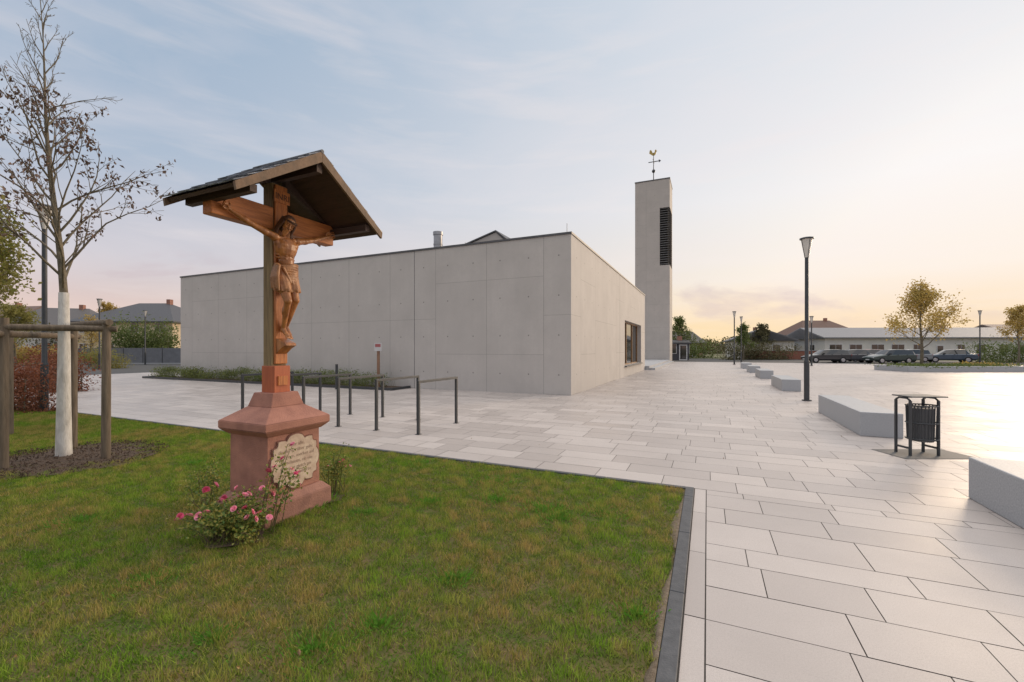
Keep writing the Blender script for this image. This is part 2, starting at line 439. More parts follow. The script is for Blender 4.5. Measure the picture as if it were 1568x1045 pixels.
g=MB(); g.box(tx0-.04,tx1+.04,ty0-.04,ty1+.04,TH+.003,TH+.12); g.obj('tower_coping',[M_coping],tw)
g=MB(); mx,my=-5.9,54.6
g.tube([(mx,my,TH),(mx,my,25.2)],[.06,.03],8)
g.ell((mx,my,23.0),(.2,.2,.22)); g.box(mx-.6,mx+.6,my-.03,my+.03,24.1,24.18); g.box(mx-.03,mx+.03,my-.6,my+.6,24.19,24.26)
g.prism([(mx+.6,my-.03,23.95),(mx+.6,my-.03,24.33),(mx+.85,my-.03,24.14)],(0,.06,0))
g.obj('vane_mast',[M_dark],tw)
g=MB(); prof=[(-.45,.55),(-.5,.2),(-.3,.05),(-.1,-.12),(.12,-.12),(.25,.05),(.3,.3),(.42,.35),(.33,.45),(.28,.58),(.15,.5),(.12,.25),(-.1,.2),(-.22,.5),(-.35,.62)]
g.prism([(mx+a,my-.02,25.0+b) for a,b in prof],(0,.04,0)); g.obj('weathercock',[mat('gilded',(.55,.38,.12),(.42,.28,.09),.35,5,metal=.8)],tw)

# ------------------------------------------------------------------ planter with hedge strip
pl=empty('wall_planter')
g=MB(); px0,px1,py0,py1=-27.8,-10.9,13.05,14.2
g.box(px0,px1,py0,py0+.08,-.02,.1);g.box(px0,px0+.08,py0+.08,py1,-.02,.1);g.box(px1-.08,px1,py0+.08,py1,-.02,.1); g.obj('planter_edging',[M_dark],pl)
g=MB(); g.box(px0+.08,px1-.08,py0+.08,py1,-.02,.06); g.obj('planter_soil',[M_mulch],pl)
M_shrub=foliage('boxwood_leaves',(.07,.12,.025),(.15,.19,.045),(.27,.28,.09),1.5)
M_red=foliage('autumn_red_leaves',(.24,.07,.035),(.14,.055,.03),(.32,.12,.05),1.5)
M_yel=foliage('autumn_yellow_leaves',(.50,.36,.09),(.36,.31,.08),(.58,.40,.14),1,.5)
M_grn=foliage('green_leaves',(.07,.12,.022),(.12,.17,.035),(.18,.20,.06),.8)
M_dkg=foliage('dark_tree_leaves',(.07,.085,.035),(.12,.11,.045),(.17,.14,.065),.5)
M_lite=foliage('light_green_leaves',(.16,.19,.04),(.26,.24,.06),(.36,.30,.09),1.2,.5)
def cloud(g,r_,x0,x1,y0,y1,z0,z1,n,size,mi=0,cl=None):
    vol=max(4,int(cl or n/60)); cs=[]
    for i in range(vol): cs.append((r_.uniform(x0,x1),r_.uniform(y0,y1),r_.uniform(z0,z1)*r_.uniform(.85,1)))
    sx=max(.06,(x1-x0)*.5/(vol**.4)); sy=max(.05,min(sx,(y1-y0)*.25)); sx=min(sx,max((y1-y0)*.4,.2)); sz=(z1-z0)*.18
    for i in range(n):
        c=cs[r_.randrange(vol)]
        g.leaf((r_.gauss(c[0],sx),r_.gauss(c[1],sy),max(z0+.0,r_.gauss(c[2],sz))),r_,size*r_.uniform(.6,1.2),mi)
r_=random.Random(21)
g=MB(); cloud(g,r_,px0+.3,px1-.3,py0+.3,py1-.25,.1,.58,15000,.07,0,150); g.obj('planter_shrubs',[M_shrub],pl)
g=MB()
for i in range(260):
    x=r_.uniform(px0+.2,px1-.2);yy=r_.uniform(py0+.2,py1-.2)
    g.tube([(x,yy,.05),(x+r_.gauss(0,.08),yy+r_.gauss(0,.05),r_.uniform(.45,.72))],[.004,.002],3)
g.obj('planter_twigs',[M_bark],pl)
sg=empty('info_sign',(*site(-5.35,17.3),0)); sg.rotation_euler=(0,0,R(20))
g=MB(); g.box(-.05,.05,-.03,.03,0,1.55); g.obj('post',[mat('sign_post',(.30,.17,.10),(.2,.11,.07),.7)],sg)
g=MB(); g.box(-.15,.15,-.055,-.033,1.5,1.82); g.obj('panel',[mat('sign_white',(.6,.58,.58),(.5,.5,.5),.5)],sg)
g=MB(); g.box(-.11,.11,-.062,-.057,1.66,1.78); g.obj('panel_pictogram',[mat('sign_red',(.40,.12,.12),None,.5)],sg)
bo=empty('bollard',(*site(-6.9,17.0),0)); g=MB(); g.cyl(0,0,0,.95,.05,n=14); g.cyl(0,0,.952,.98,.055,n=14); g.cyl(0,0,0,.02,.08,n=14); g.obj('bollard_post',[M_dark],bo)

# ------------------------------------------------------------------ bike stands
for i in range(6):
    b=empty('bike_stand',(-4.9-1.0*i,6.62,0)); g=MB(); L=1.33;w=.025
    g.box(-w,w,-w,w,0,.95);g.box(-w,w,L-w,L+w,0,.95);g.box(-w,w,-w,L+w,.952,1.0)
    g.box(-.05,.05,-.05,.05,0,.008); g.box(-.05,.05,L-.05,L+.05,0,.008)
    g.obj('frame',[M_dark],b,bevel=.006)

# ------------------------------------------------------------------ benches
def bench(y0,y1,x0=2.55,w=.62):
    e=empty('concrete_bench',(x0,y0,0)); g=MB(); L=y1-y0
    g.box(0,w,0,L,.0,.44); g.obj('bench_block',[M_bench],e,bevel=.012)
    return e
bench(1.6,6.24); bench(9.83,13.1); bench(19.0,21.9); bench(26.3,28.8); bench(32.4,34.8); bench(38.5,41)

# ------------------------------------------------------------------ street lamps
def lamp(X,D,h=5.2):
    x,y=site(X,D); e=empty('street_lamp',(x,y,0)); g=MB()
    g.cyl(0,0,0,.03,.13,n=20); g.cyl(0,0,.03,1.2,.075,n=16); g.tube([(0,0,1.2),(0,0,1.25),(0,0,h-.62)],[.075,.055,.05],16)
    g.obj('pole',[M_dark],e)
    g=MB(); g.tube([(0,0,h-.615),(0,0,h-.5),(0,0,h-.25),(0,0,h-.06)],[.055,.075,.12,.15],20); g.obj('diffuser',[M_lampglass],e)
    g=MB(); g.tube([(0,0,h-.055),(0,0,h-.02),(0,0,h)],[.19,.19,.12],20)
    for a in range(4):
        an=a*math.pi/2+.4; ca,sa=math.cos(an),math.sin(an)
        g.tube([(ca*.06,sa*.06,h-.62),(ca*.125,sa*.125,h-.25),(ca*.165,sa*.165,h-.05)],[.008]*3,5)
    g.obj('head_cap',[M_dark],e)
lamp(9.02,13.24,5.0); lamp(-11.9,11.0,5.25); lamp(-31.5,33,5.4); lamp(-36.5,43,5.4)
lamp(22.1,43,5.3); lamp(26.5,50,5.3); lamp(27.7,40,4.6); lamp(50.3,46.5,5.7); lamp(43.5,36.5,4.5)

# ------------------------------------------------------------------ litter bin
bx,by=site(6.14,6.55); e=empty('litter_bin',(bx,by,0),R(24.3))
g=MB()
for sx in (-.22,.20):
    for sy in (-.12,.12): g.box(sx-.015,sx+.015,sy-.015,sy+.015,0,.82)
    g.box(sx-.0145,sx+.0145,-.12,.12,.10,.13)
    g.tube([(sx,-.12,.82),(sx,-.07,.855),(sx,.07,.855),(sx,.12,.82)],[.015]*4,6)
g.box(-.22,.20,-.012,.012,.855,.872)
g.obj('stand',[M_dark],e,bevel=.003)
g=MB(); g.box(-.245,.30,-.17,.17,.872,.89); g.obj('canopy',[M_dark],e,bevel=.006)
g=MB()
for i in range(28):
    a=2*math.pi*i/28; ca,sa=math.cos(a)*.20,math.sin(a)*.16
    g.tube([(ca*.92+.07,sa*.92,.22),(ca+.07,sa,.75)],[.010,.010],4)
for z in (.24,.48,.74):
    pts=[(math.cos(2*math.pi*i/24)*.205+.07,math.sin(2*math.pi*i/24)*.165,z) for i in range(25)]
    g.tube(pts,[.012]*25,5)
g.obj('slatted_basket',[M_dark],e)
g=MB(); g.tube([(.07,0,.2),(.07,0,.7)],[.13,.14],18); g.obj('liner',[mat('liner_grey',(.18,.18,.185),(.13,.13,.135),.5)],e)
g=MB(); g.box(-.45,.65,-.3,.3,.002,.006); g.obj('base_dark_sheet',[mat('dark_sheet',(.12,.12,.12),(.08,.08,.08),.7,60)],e)  # thin dark sheet flat on the paving under the bin

# ------------------------------------------------------------------ wayside crucifix
cr=empty('wayside_crucifix',(-3.904,2.953,0))
g=MB()
g.frustum(.345,.375,-.03,.34,.37,.17); g.frustum(.34,.37,.17,.285,.31,.235)
g.obj('plinth_base',[M_sand2],cr,bevel=.008)
g=MB(); g.frustum(.265,.29,.235,.262,.287,.80)
g.frustum(.275,.30,.79,.335,.36,.845)
g.frustum(.335,.36,.847,.335,.36,.915)
g.frustum(.335,.36,.917,.17,.18,1.04); g.frustum(.17,.18,1.04,.135,.14,1.17)
g.obj('pedestal',[M_sand],cr,bevel=.006)
quad=[(0,.218),(.03,.215),(.058,.203),(.075,.182),(.083,.168),(.10,.176),(.13,.180),(.158,.176),(.160,.150),(.172,.132),(.198,.126),(.202,.10),(.196,.075),(.208,.06),(.220,.04),(.226,0)]
full=quad[:-1]+[(a,-b) for a,b in quad[::-1]][:-1]+[(-a,-b) for a,b in quad][:-1]+[(-a,b) for a,b in quad[::-1]][:-1]
full=full[::-1]
zc=.517
def plate(pts,sc,x0,x1,mt,name):
    g=MB(); n=len(pts)
    P0=[Vector((x0,a*sc,zc+b*sc)) for a,b in pts]; P1=[Vector((x1,a*sc,zc+b*sc)) for a,b in pts]
    C=Vector((x1,0,zc))
    vs_=P0+P1+[C]
    g.add(vs_,[(i,(i+1)%n,(i+1)%n+n,i+n) for i in range(n)]+[(i+n,(i+1)%n+n,2*n) for i in range(n)],0)
    g.obj(name,[mt],cr)
plate(full,1.25,.262,.272,mat('tablet_shadow_line',(.24,.11,.08),(.18,.08,.06),.9),'tablet_shadow_rim')  # dark rim plate draws the shadow line round the tablet in colour
plate(full,1.18,.2725,.280,M_plaque,'inscription_tablet')
M_txt=mat('faded_lettering',(.30,.19,.14),(.42,.30,.22),.8,30)
for i,tx in enumerate(['O ihr alle,','die ihr vorüber geht','am Wege, merket auf','und schauet, ob ein','Schmerz gleich sei','meinem Schmerze','1862']):
    cu=bpy.data.curves.new('text','FONT'); cu.body=tx; cu.size=.047; cu.align_x='CENTER'; cu.extrude=.0006
    o=bpy.data.objects.new('inscription_line_%d'%(i+1),cu); COL.objects.link(o); cu.materials.append(M_txt); o.parent=cr
    o.location=(.2812,0,zc+.150-i*.055); o.rotation_euler=(R(90),0,R(90))
g=MB(); g.box(-.085,.045,-.078,.078,1.17,3.22); g.obj('post',[M_post],cr,bevel=.006)
g=MB(); g.box(.047,.075,-.066,.066,1.45,3.20); g.obj('front_board',[M_orange],cr,bevel=.004)
g=MB(); g.box(-.095,.088,-.088,.088,1.165,1.43); g.obj('foot_casing',[mat('rust_red_board',(.48,.13,.05),(.38,.095,.04),.6,6,.3,30,stretch=(5,5,.5))],cr,bevel=.006)
g=MB(); g.box(.088,.10,-.05,.05,1.24,1.33); g.obj('name_plate',[M_orange],cr)
g=MB()
for s_ in (-1,1):
    y0_,y1_=(.079,.66) if s_>0 else (-.66,-.079)
    g.box(-.055,.066,y0_,y1_,2.755,2.97)
g.obj('cross_arms',[M_orangeh],cr,bevel=.01)
g=MB(); g.box(.0765,.088,-.085,.085,3.03,3.15); g.obj('titulus_board',[M_orange],cr,bevel=.003)
cu=bpy.data.curves.new('text','FONT'); cu.body='INRI'; cu.size=.085; cu.align_x='CENTER'; cu.extrude=.002; cu.materials.append(M_hair)
o=bpy.data.objects.new('titulus_letters',cu); COL.objects.link(o); o.parent=cr; o.location=(.0895,0,3.06); o.rotation_euler=(R(90),0,R(90))
zr,ze,yw,xb,xf=3.43,2.88,.80,-.30,.60
sl=math.atan2(zr-ze,yw)
for s_,nm in ((-1,'near'),(1,'far')):
    g=MB(); nz=Vector((0,s_*math.sin(sl),math.cos(sl)))
    a=Vector((xb,0,zr)); b=Vector((xb,s_*yw,ze))
    g.prism([a,b,b-nz*.03,a-nz*.03-Vector((0,0,.008))],(xf-xb,0,0)); g.obj('roof_boarding_'+nm,[M_roofwood],cr)
    g=MB(); nr=7; d=(b-a)/nr
    rr=random.Random(7)
    for i in range(nr):
        p=a+d*i+nz*.004; q=a+d*(i+1.12)+nz*.016
        x=xb-.02-(.06 if i%2 else 0)
        while x<xf+.02:
            w=.125; x2=min(x+w-.004,xf+.02); x1_=max(x,xb-.02); j=rr.uniform(0,.006)
            if x2>x1_+.01:
                g.prism([Vector((x1_,p.y,p.z)),Vector((x1_,q.y,q.z))+nz*j,Vector((x1_,q.y,q.z))+nz*(j+.008),Vector((x1_,p.y,p.z))+nz*.008],(x2-x1_,0,0))
            x+=w
    g.obj('slates_'+nm,[M_slate],cr)
    g=MB()
    for xx in (xf+.002,xb-.027):
        A_=Vector((xx,0,zr+.012));B_=Vector((xx,s_*(yw+.02),ze+.0)); A_.y=s_*.001
        dn=Vector((0,0,-.10))
        g.prism([A_,B_,B_+Vector((0,-s_*.01,-.065)),A_+dn],(.025,0,0))
    g.obj('barge_board_'+nm,[M_barge],cr)
    g=MB(); g.box(xb+.02,xf-.02,s_*.64-.03,s_*.64+.03,2.86+.0,2.925); g.obj('eave_purlin_'+nm,[M_roofwood],cr)
    g=MB(); g.prism([(-.02,s_*.08,2.975+.25),(-.02,s_*.08,3.33),(-.02,s_*.60,2.975)],(.05,0,0)); g.obj('gusset_'+nm,[M_roofwood],cr)
g=MB(); g.tube([(xb-.03,0,zr+.012),(xf+.03,0,zr+.012)],[.018,.018],8); g.obj('ridge_cap',[M_coping],cr)
g=MB(); g.box(-.08,xf-.01,-.03,.03,3.25,3.34); g.obj('ridge_beam',[M_roofwood],cr)

# --- corpus (one continuous remeshed body)
def corpus():
    b=MB()
    V=Vector
    sh={-1:V((.145,-.125,2.665)),1:V((.145,.120,2.672))}
    b.ell((.150,0,2.585),(.070,.108,.115)); b.ell((.165,-.045,2.60),(.050,.050,.045)); b.ell((.165,.045,2.603),(.050,.050,.045))
    b.ell((.145,0,2.665),(.045,.125,.040))
    b.ell((.140,.004,2.47),(.052,.080,.11)); b.ell((.155,.006,2.44),(.045,.055,.07))
    b.ell((.130,.006,2.345),(.062,.092,.085))
    for k in range(4):
        z=2.555-.028*k
        for s_ in (-1,1): b.cap((.125,s_*.098,z+.01),(.195-.004*k,s_*.035,z-.012+.012),.010,.008,8)
    b.cap((.145,0,2.67),(.185,-.018,2.77),.040,.034)
    hc=V((.205,-.032,2.795)); M=Matrix.Rotation(R(-14),3,'X')@Matrix.Rotation(R(28),3,'Y')@Matrix.Rotation(R(-12),3,'Z')
    def h(x,y,z): return hc+M@V((x,y,z))
    b.ell(hc+M@V((-.008,0,.018)),(.068,.056,.066),M); b.ell(h(.014,0,-.028),(.046,.042,.052),M)
    b.ell(h(.030,0,-.068),(.028,.030,.034),M); b.ell(h(.036,0,-.092),(.018,.020,.028),M)
    b.cap(h(.060,0,.014),h(.074,0,-.020),.007,.011,8)
    b.cap(h(.055,-.030,.022),h(.060,.030,.022),.009,.009,8)
    b.ell(h(.046,-.026,-.018),(.016,.014,.013),M); b.ell(h(.046,.026,-.018),(.016,.014,.013),M)
    b.cap(h(.059,-.014,-.040),h(.059,.014,-.040),.005,.005,6); b.cap(h(.055,-.012,-.053),h(.055,.012,-.053),.006,.006,6)
    b.ell(h(.052,-.020,.004),(.008,.010,.006),M); b.ell(h(.052,.020,.004),(.008,.010,.006),M)
    for s_ in (-1,1): b.ell(h(-.004,s_*.057,-.002),(.012,.007,.019),M)
    for s_ in (-1,1):
        el=V((.118,s_*.335,2.735)) ; wr=V((.098,s_*.515,2.815))
        b.ell(sh[s_],(.042,.045,.042)); b.cap(sh[s_],el,.037,.027,12)
        b.ell(sh[s_].lerp(el,.45)+V((.006,0,-.004)),(.032,.06,.034),Matrix.Rotation(R(s_*18),3,'X'))
        b.cap(el,wr,.029,.017,12); b.ell(el.lerp(wr,.3),(.029,.055,.030),Matrix.Rotation(R(s_*24),3,'X'))
        b.cap(sh[s_]+V((0,-s_*.02,-.05)),V((.135,s_*.085,2.54)),.030,.025)
        d=V((.05,s_*.9,.42)).normalized(); up=V((0,-s_*.42,.9)).normalized(); fw=V((1,0,0))
        pc=wr+d*.038
        b.cap(wr,wr+d*.045,.016,.019); b.cap(wr+d*.03-up*.016,wr+d*.05-up*.016,.012,.011,8); b.cap(wr+d*.03+up*.016,wr+d*.052+up*.014,.012,.011,8)
        for k,(off,ln) in enumerate(((.025,.040),(.009,.046),(-.008,.043),(-.024,.034))):
            p0=wr+d*.058+up*off; p1=p0+d*ln*.45+fw*.010+up*off*.15; p2=p1+d*ln*.28+fw*.018; p3=p2+d*ln*.02+fw*.018
            b.cap(p0-d*.02,p1,.0075,.0068,8); b.cap(p1,p2,.0068,.006,8); b.cap(p2,p3,.006,.0052,8)
        t0=wr+d*.018+up*.018; t1=t0+up*.022+d*.014+fw*.012; t2=t1+d*.022+fw*.014+up*.004
        b.cap(t0,t1,.0095,.008,8); b.cap(t1,t2,.008,.006,8)
        b.ell(pc+fw*.02,(.008,.009,.009))
    kn={-1:V((.232,-.052,2.055)),1:V((.222,.040,2.07))}
    an={-1:V((.125,-.018,1.795)),1:V((.112,.022,1.815))}
    for s_ in (-1,1):
        hp=V((.13,s_*.052,2.31))
        b.cap(hp,kn[s_],.060,.037,14); b.ell(hp.lerp(kn[s_],.4),(.052,.050,.09),Matrix.Rotation(R(-24),3,'Y'))
        b.ell(kn[s_]+V((.008,0,0)),(.034,.031,.036))
        b.cap(kn[s_],an[s_],.034,.021,12); b.ell(kn[s_].lerp(an[s_],.32)+V((-.012,0,0)),(.034,.032,.068),Matrix.Rotation(R(22),3,'Y'))
        b.ell(an[s_]+V((-.012,0,-.015)),(.024,.021,.026))
        toe=V((.185,s_*.018-.002,1.722)) if s_<0 else V((.172,.022,1.715))
        b.cap(an[s_]+V((0,0,-.008)),toe,.023,.019,12); b.ell(toe.lerp(an[s_],.25),(.026,.024,.018),Matrix.Rotation(R(40),3,'Y'))
        for k in range(5):
            q=toe+V((.002,(k-2)*.0092,-.006)); b.cap(q,q+V((.014-.0016*abs(k-1),(k-2)*.001,-.016)),.0062 if k else .008,.0055,6)
    o=b.obj('corpus_body',[M_corpus],cr)
    m=o.modifiers.new('r','REMESH'); m.mode='VOXEL'; m.voxel_size=.0036; m.use_smooth_shade=True
    m=o.modifiers.new('s','SMOOTH'); m.factor=.5; m.iterations=2
    b=MB(); rr=random.Random(5)
    b.ell(h(-.022,0,.030),(.070,.064,.066),M)
    b.ell(h(-.045,0,-.025),(.040,.058,.065),M)
    for s_ in (-1,1):
        for k in range(9):
            p=h(-.05+.010*k,s_*(.054+.004*rr.random()),.04-.004*k); q=h(-.045+.007*k,s_*(.060+.008*rr.random()),-.06-.02*rr.random()); e_=q+V((.008*rr.uniform(-1,1),s_*.012,-.045-.03*rr.random()))
            b.cap(p,q,.012,.011,8); b.cap(q,e_,.011,.005,8)
    for k in range(10):
        a=(k-4.5)/4.5; p=h(.044-.018*abs(a),a*.036,-.058+.012*abs(a)); b.cap(p,p+M@V((.006,-a*.010,-.045+.012*abs(a))),.008,.004,6)
    for s_ in (-1,1): b.cap(h(.063,s_*.003,-.031),h(.050,s_*.024,-.046),.0045,.003,6)
    o=b.obj('corpus_hair',[M_hair],cr); m=o.modifiers.new('r','REMESH'); m.mode='VOXEL'; m.voxel_size=.003; m.use_smooth_shade=True
    b=MB()
    for ph in (0,2.1,4.2):
        pts=[h(-.010+.077*math.cos(t),.068*math.sin(t),.040+.006*math.sin(7*t+ph)) + M@V((0,0,.004*math.cos(6*t+ph))) for t in [2*math.pi*i/40 for i in range(41)]]
        b.tube(pts,[.0042]*41,5)
    for i in range(26):
        t=rr.uniform(0,6.28); c_=h(-.010+.077*math.cos(t),.068*math.sin(t),.040); dd=M@V((math.cos(t)*.014,math.sin(t)*.014,rr.uniform(-.014,.02))); b.tube([c_,c_+dd],[.003,.0005],4)
    b.obj('crown_of_thorns',[M_hair],cr)
    b=MB()
    b.ell((.132,.006,2.325),(.078,.108,.075)); 
    for k in range(9):
        z=2.40-.020*k; b.tube([(.132+.082*math.cos(t),.006+.110*math.sin(t),z+.018*math.sin(t+.8)+.006*math.sin(3*t+k)) for t in [2*math.pi*i/28 for i in range(29)]],[.0115]*29,6)
    for s_ in (-1,1):
        hp=V((.135,s_*.052,2.30)); kk=hp.lerp(kn[s_],.52); b.cap(hp,kk,.074,.062,14)
        for k in range(6):
            a=k*1.05; off=V((math.cos(a)*.058,math.sin(a)*.058,0)); b.cap(hp+off+V((0,0,.01)),kk+off*1.04+V((0,0,-.02)),.012,.014,6)
    b.ell((.165,-.115,2.385),(.032,.030,.035))
    for k in range(6):
        p=V((.13+.018*k,-.120-.004*k,2.38)); q=p+V((.004*k-.008,-.022,-.10)); e_=q+V((.004,.010*(k%2),-.10-.015*(k%3))); b.cap(p,q,.014,.015,8); b.cap(q,e_,.015,.009,8)
    for k in range(4):
        b.cap((.205-.004*k,-.08+.05*k,2.37-.022*k),(.215,-.01+.03*k,2.24-.015*k),.013,.013,8)
    o=b.obj('corpus_loincloth',[M_cloth],cr); m=o.modifiers.new('r','REMESH'); m.mode='VOXEL'; m.voxel_size=.004; m.use_smooth_shade=True
    m=o.modifiers.new('s','SMOOTH'); m.factor=.5; m.iterations=1
corpus()
g=MB(); g.prism([(.076,-.06,1.70),(.20,-.06,1.655),(.215,-.06,1.63),(.15,-.06,1.60),(.076,-.06,1.545)],(0,.12,0)); g.obj('foot_rest',[M_corpus],cr,bevel=.006)

# ------------------------------------------------------------------ rose bushes
M_rleaf=foliage('rose_leaves',(.08,.16,.03),(.16,.22,.04),(.38,.33,.07),5,.3)
M_petal=mat('rose_petal_pink',(.88,.27,.37),(.80,.36,.45),.5,25); M_petal2=mat('rose_petal_deep',(.78,.10,.20),(.68,.14,.25),.5,25)
def flower(g,c,r_,s,mi):
    c=Vector(c); ax=Vector((r_.gauss(.25,.5),r_.gauss(-.2,.5),r_.uniform(.2,1))).normalized()
    a=ax.cross(Vector((.3,.9,.1))).normalized(); b=ax.cross(a)
    for ring,(rad,hh,n) in enumerate(((.45,.55,3),(.75,.40,5),(1.0,.12,6))):
        for k in range(n):
            t=2*math.pi*(k+ring*.37)/n+r_.uniform(-.2,.2); dd=a*math.cos(t)+b*math.sin(t); tt=-a*math.sin(t)+b*math.cos(t)
            w=s*rad*math.pi/n*1.15
            p0=c-ax*s*.15; p1=c+dd*s*rad*.75+ax*s*hh*.5; p2=c+dd*s*rad+ax*s*hh
            g.add([p0,p1-tt*w,p2-tt*w*.6,p2+tt*w*.6,p1+tt*w],[(0,1,4),(1,2,3,4)],mi,True)
def rosebush(cx,cy,n,rad,h,nl,nf,seed,lean=(0,0),fs=.026):
    r_=random.Random(seed); e=empty('rose_bush',(cx,cy,0)); st=MB();lv=MB();fl=MB()
    for i in range(n):
        a=r_.uniform(0,6.28); L=r_.uniform(.5,1)*h; ro=rad*r_.uniform(.3,1.15)
        p=Vector((r_.gauss(0,.05),r_.gauss(0,.05),0)); q=p+Vector((math.cos(a)*ro*.4+lean[0]*.4,math.sin(a)*ro*.4+lean[1]*.4,L*.7)); t=p+Vector((math.cos(a)*ro+lean[0],math.sin(a)*ro+lean[1],L*r_.uniform(.55,1.05)))
        pts=[p.lerp(q,k/4).lerp(q.lerp(t,k/4),k/4) for k in range(5)]
        st.tube(pts,[.005,.0045,.004,.003,.002],4)
        for k in range(nl//n):
            f=r_.uniform(.25,1); j=min(3,int(f*4)); c=pts[j].lerp(pts[j+1],f*4-j)+Vector((r_.gauss(0,.035),r_.gauss(0,.035),r_.gauss(0,.03)))
            c.z=max(.02,c.z); lv.leaf(c,r_,r_.uniform(.022,.042),0,.65)
        if i<nf:
            for k in range(r_.choice([1,1,1,2])):
                flower(fl,pts[-1]+Vector((r_.gauss(0,.03),r_.gauss(0,.03),r_.uniform(0,.03))),r_,fs*r_.uniform(.65,1.1),r_.choice([0,0,1]))
    st.obj('stems',[mat('rose_stem',(.09,.12,.03),(.12,.08,.04),.7)],e); lv.obj('leaves',[M_rleaf],e); fl.obj('blossoms',[M_petal,M_petal2],e)
def S3(u,D): return site((u-784)/662*D,D)
rosebush(*S3(338,3.62),40,.36,.44,1700,20,11,fs=.030)
rosebush(*S3(385,3.60),16,.22,.38,560,8,12,fs=.030)
rosebush(*S3(415,3.80),9,.08,.84,260,6,13,lean=(.04,.12),fs=.026)
rosebush(*S3(508,4.75),14,.14,.62,420,5,14,fs=.018)
rosebush(*S3(318,4.5),12,.16,.5,500,0,15)
g=MB(); r_=random.Random(2)
def blot(cx,cy,rx,ry,z,ph):
    pts=[(cx+math.cos(t)*rx*(1+.18*math.sin(3*t+ph)+.1*math.sin(7*t)),cy+math.sin(t)*ry*(1+.18*math.cos(5*t+ph)),z) for t in [2*math.pi*i/40 for i in range(40)]]
    g.add(pts,[tuple(range(40))])
cx,cy=S3(350,3.68); blot(cx,cy,.34,.20,.012,0)
cx,cy=S3(505,4.55); blot(cx,cy,.10,.16,.016,1.)
g.obj('bed_soil',[M_mulch])

# ------------------------------------------------------------------ trees
def grow(g,r_,p,d,L,r,lvl,tips,mi,nseg=6,upw=.12,wob=.09,kids=(5,4,0),n=5,kr=.6,cl=.45,ang=.75,minr=.0035):
    pts=[p.copy()]; rad=[r]; dirs=[d.copy()]
    for i in range(nseg):
        d=(d+Vector((r_.gauss(0,wob),r_.gauss(0,wob),r_.gauss(0,wob)+upw))).normalized()
        p=p+d*L/nseg; pts.append(p.copy()); rad.append(max(minr,r*(1-.85*(i+1)/nseg))); dirs.append(d.copy())
    g.tube(pts,rad,n,mi)
    if lvl<len(kids):
        for k in range(kids[lvl]):
            f=.22+.72*(k+r_.random()*.8)/kids[lvl]; j=min(nseg-1,int(f*nseg)); c=pts[j].lerp(pts[j+1],f*nseg-j)
            ax=dirs[j].cross(Vector((r_.gauss(0,1),r_.gauss(0,1),r_.gauss(0,1)))).normalized()
            nd_=(Matrix.Rotation(ang*r_.uniform(.6,1.2),3,ax)@dirs[j])
            grow(g,r_,c,nd_,L*cl*(1.15-.5*f)*r_.uniform(.7,1.2),rad[j]*kr,lvl+1,tips,mi,4,upw,wob,kids,4,kr,cl,ang,minr)
    tips.append((pts[-1],lvl)); tips.append((pts[-2],lvl))

tr=empty('bare_young_tree',(*site(-6.43,6.2),0)); r_=random.Random(31)
g=MB(); tips=[]
tp=[Vector((0,0,-.02)),Vector((.0,0,.8)),Vector((.01,0,1.6)),Vector((0,0,2.4))]
g.tube(tp,[.092,.076,.066,.056],14,0); g.obj('limewashed_trunk',[M_white],tr)
g=MB(); N=13; lead=[]
for i in range(N+1):
    f=i/N; z=2.395+f*4.45; lead.append(Vector((-.34*f*CA+.03*math.sin(5*f),-.34*f*SA+.03*math.cos(7*f)-.03,z)))
g.tube(lead,[max(.005,.048*(1-f/N)**1.1) for f in range(N+1)],8,0)
for i in range(38):
    f=.01+.92*(i/38)**1.05; j=min(N-1,int(f*N)); c=lead[j].lerp(lead[j+1],f*N-j)
    az=i*2.4+r_.uniform(-.3,.3); el=R(r_.uniform(40,60)+18*f)
    L=(1.70*(1-f)**1.3+.30)*r_.uniform(.75,1.1)
    grow(g,r_,c,Vector((math.cos(az)*math.cos(el),math.sin(az)*math.cos(el),math.sin(el))),L,.014*(1-f)+.005,0,tips,0,upw=.0,wob=.11,kids=(5,3),cl=.36,ang=.62,minr=.0024)
g.obj('branches',[M_bark],tr)
g=MB()
for (t,l) in tips:
    if t.z<5.2 and r_.random()<.66 :
        for k in range(r_.randint(1,4)): g.leaf(t+Vector((r_.gauss(0,.03),r_.gauss(0,.03),r_.gauss(0,.03)-.02)),r_,r_.uniform(.04,.08),0,.5,up=(0,0,-1.2))
g.obj('withered_leaves',[foliage('withered_leaves',(.13,.08,.06),(.08,.05,.04),(.20,.13,.09),4,.15)],tr)
g=MB(); cx,cy=site(-6.45,6.25)
pts=[]; 
for ring in range(5):
    for i in range(36):
        t=2*math.pi*i/36; rr=(.2+.22*ring)*(1+.07*math.sin(3*t+1)+.04*math.sin(11*t)); pts.append((cx+math.cos(t)*rr,cy+math.sin(t)*rr,.070-.015*ring+.01*noise.noise(Vector((math.cos(t)*4,math.sin(t)*4,ring)))))
fs_=[]
for ring in range(4):
    for i in range(36): fs_.append((ring*36+i,(ring+1)*36+i,(ring+1)*36+(i+1)%36,ring*36+(i+1)%36))
fs_.append(tuple(range(36))); g.add(pts,fs_,0,True)
for i in range(2800):
    t=r_.uniform(0,6.28); rr=1.16*math.sqrt(r_.random()); g.leaf((cx+math.cos(t)*rr,cy+math.sin(t)*rr,.078-.045*rr+.005),r_,r_.uniform(.02,.05),0,.4,up=(0,0,.2))
g.obj('tree_mulch',[M_mulch])
sk=empty('tree_stakes',(0,0,0)); g=MB()
P=[site(-6.62,5.62),site(-5.78,6.15),site(-6.86,6.75)]
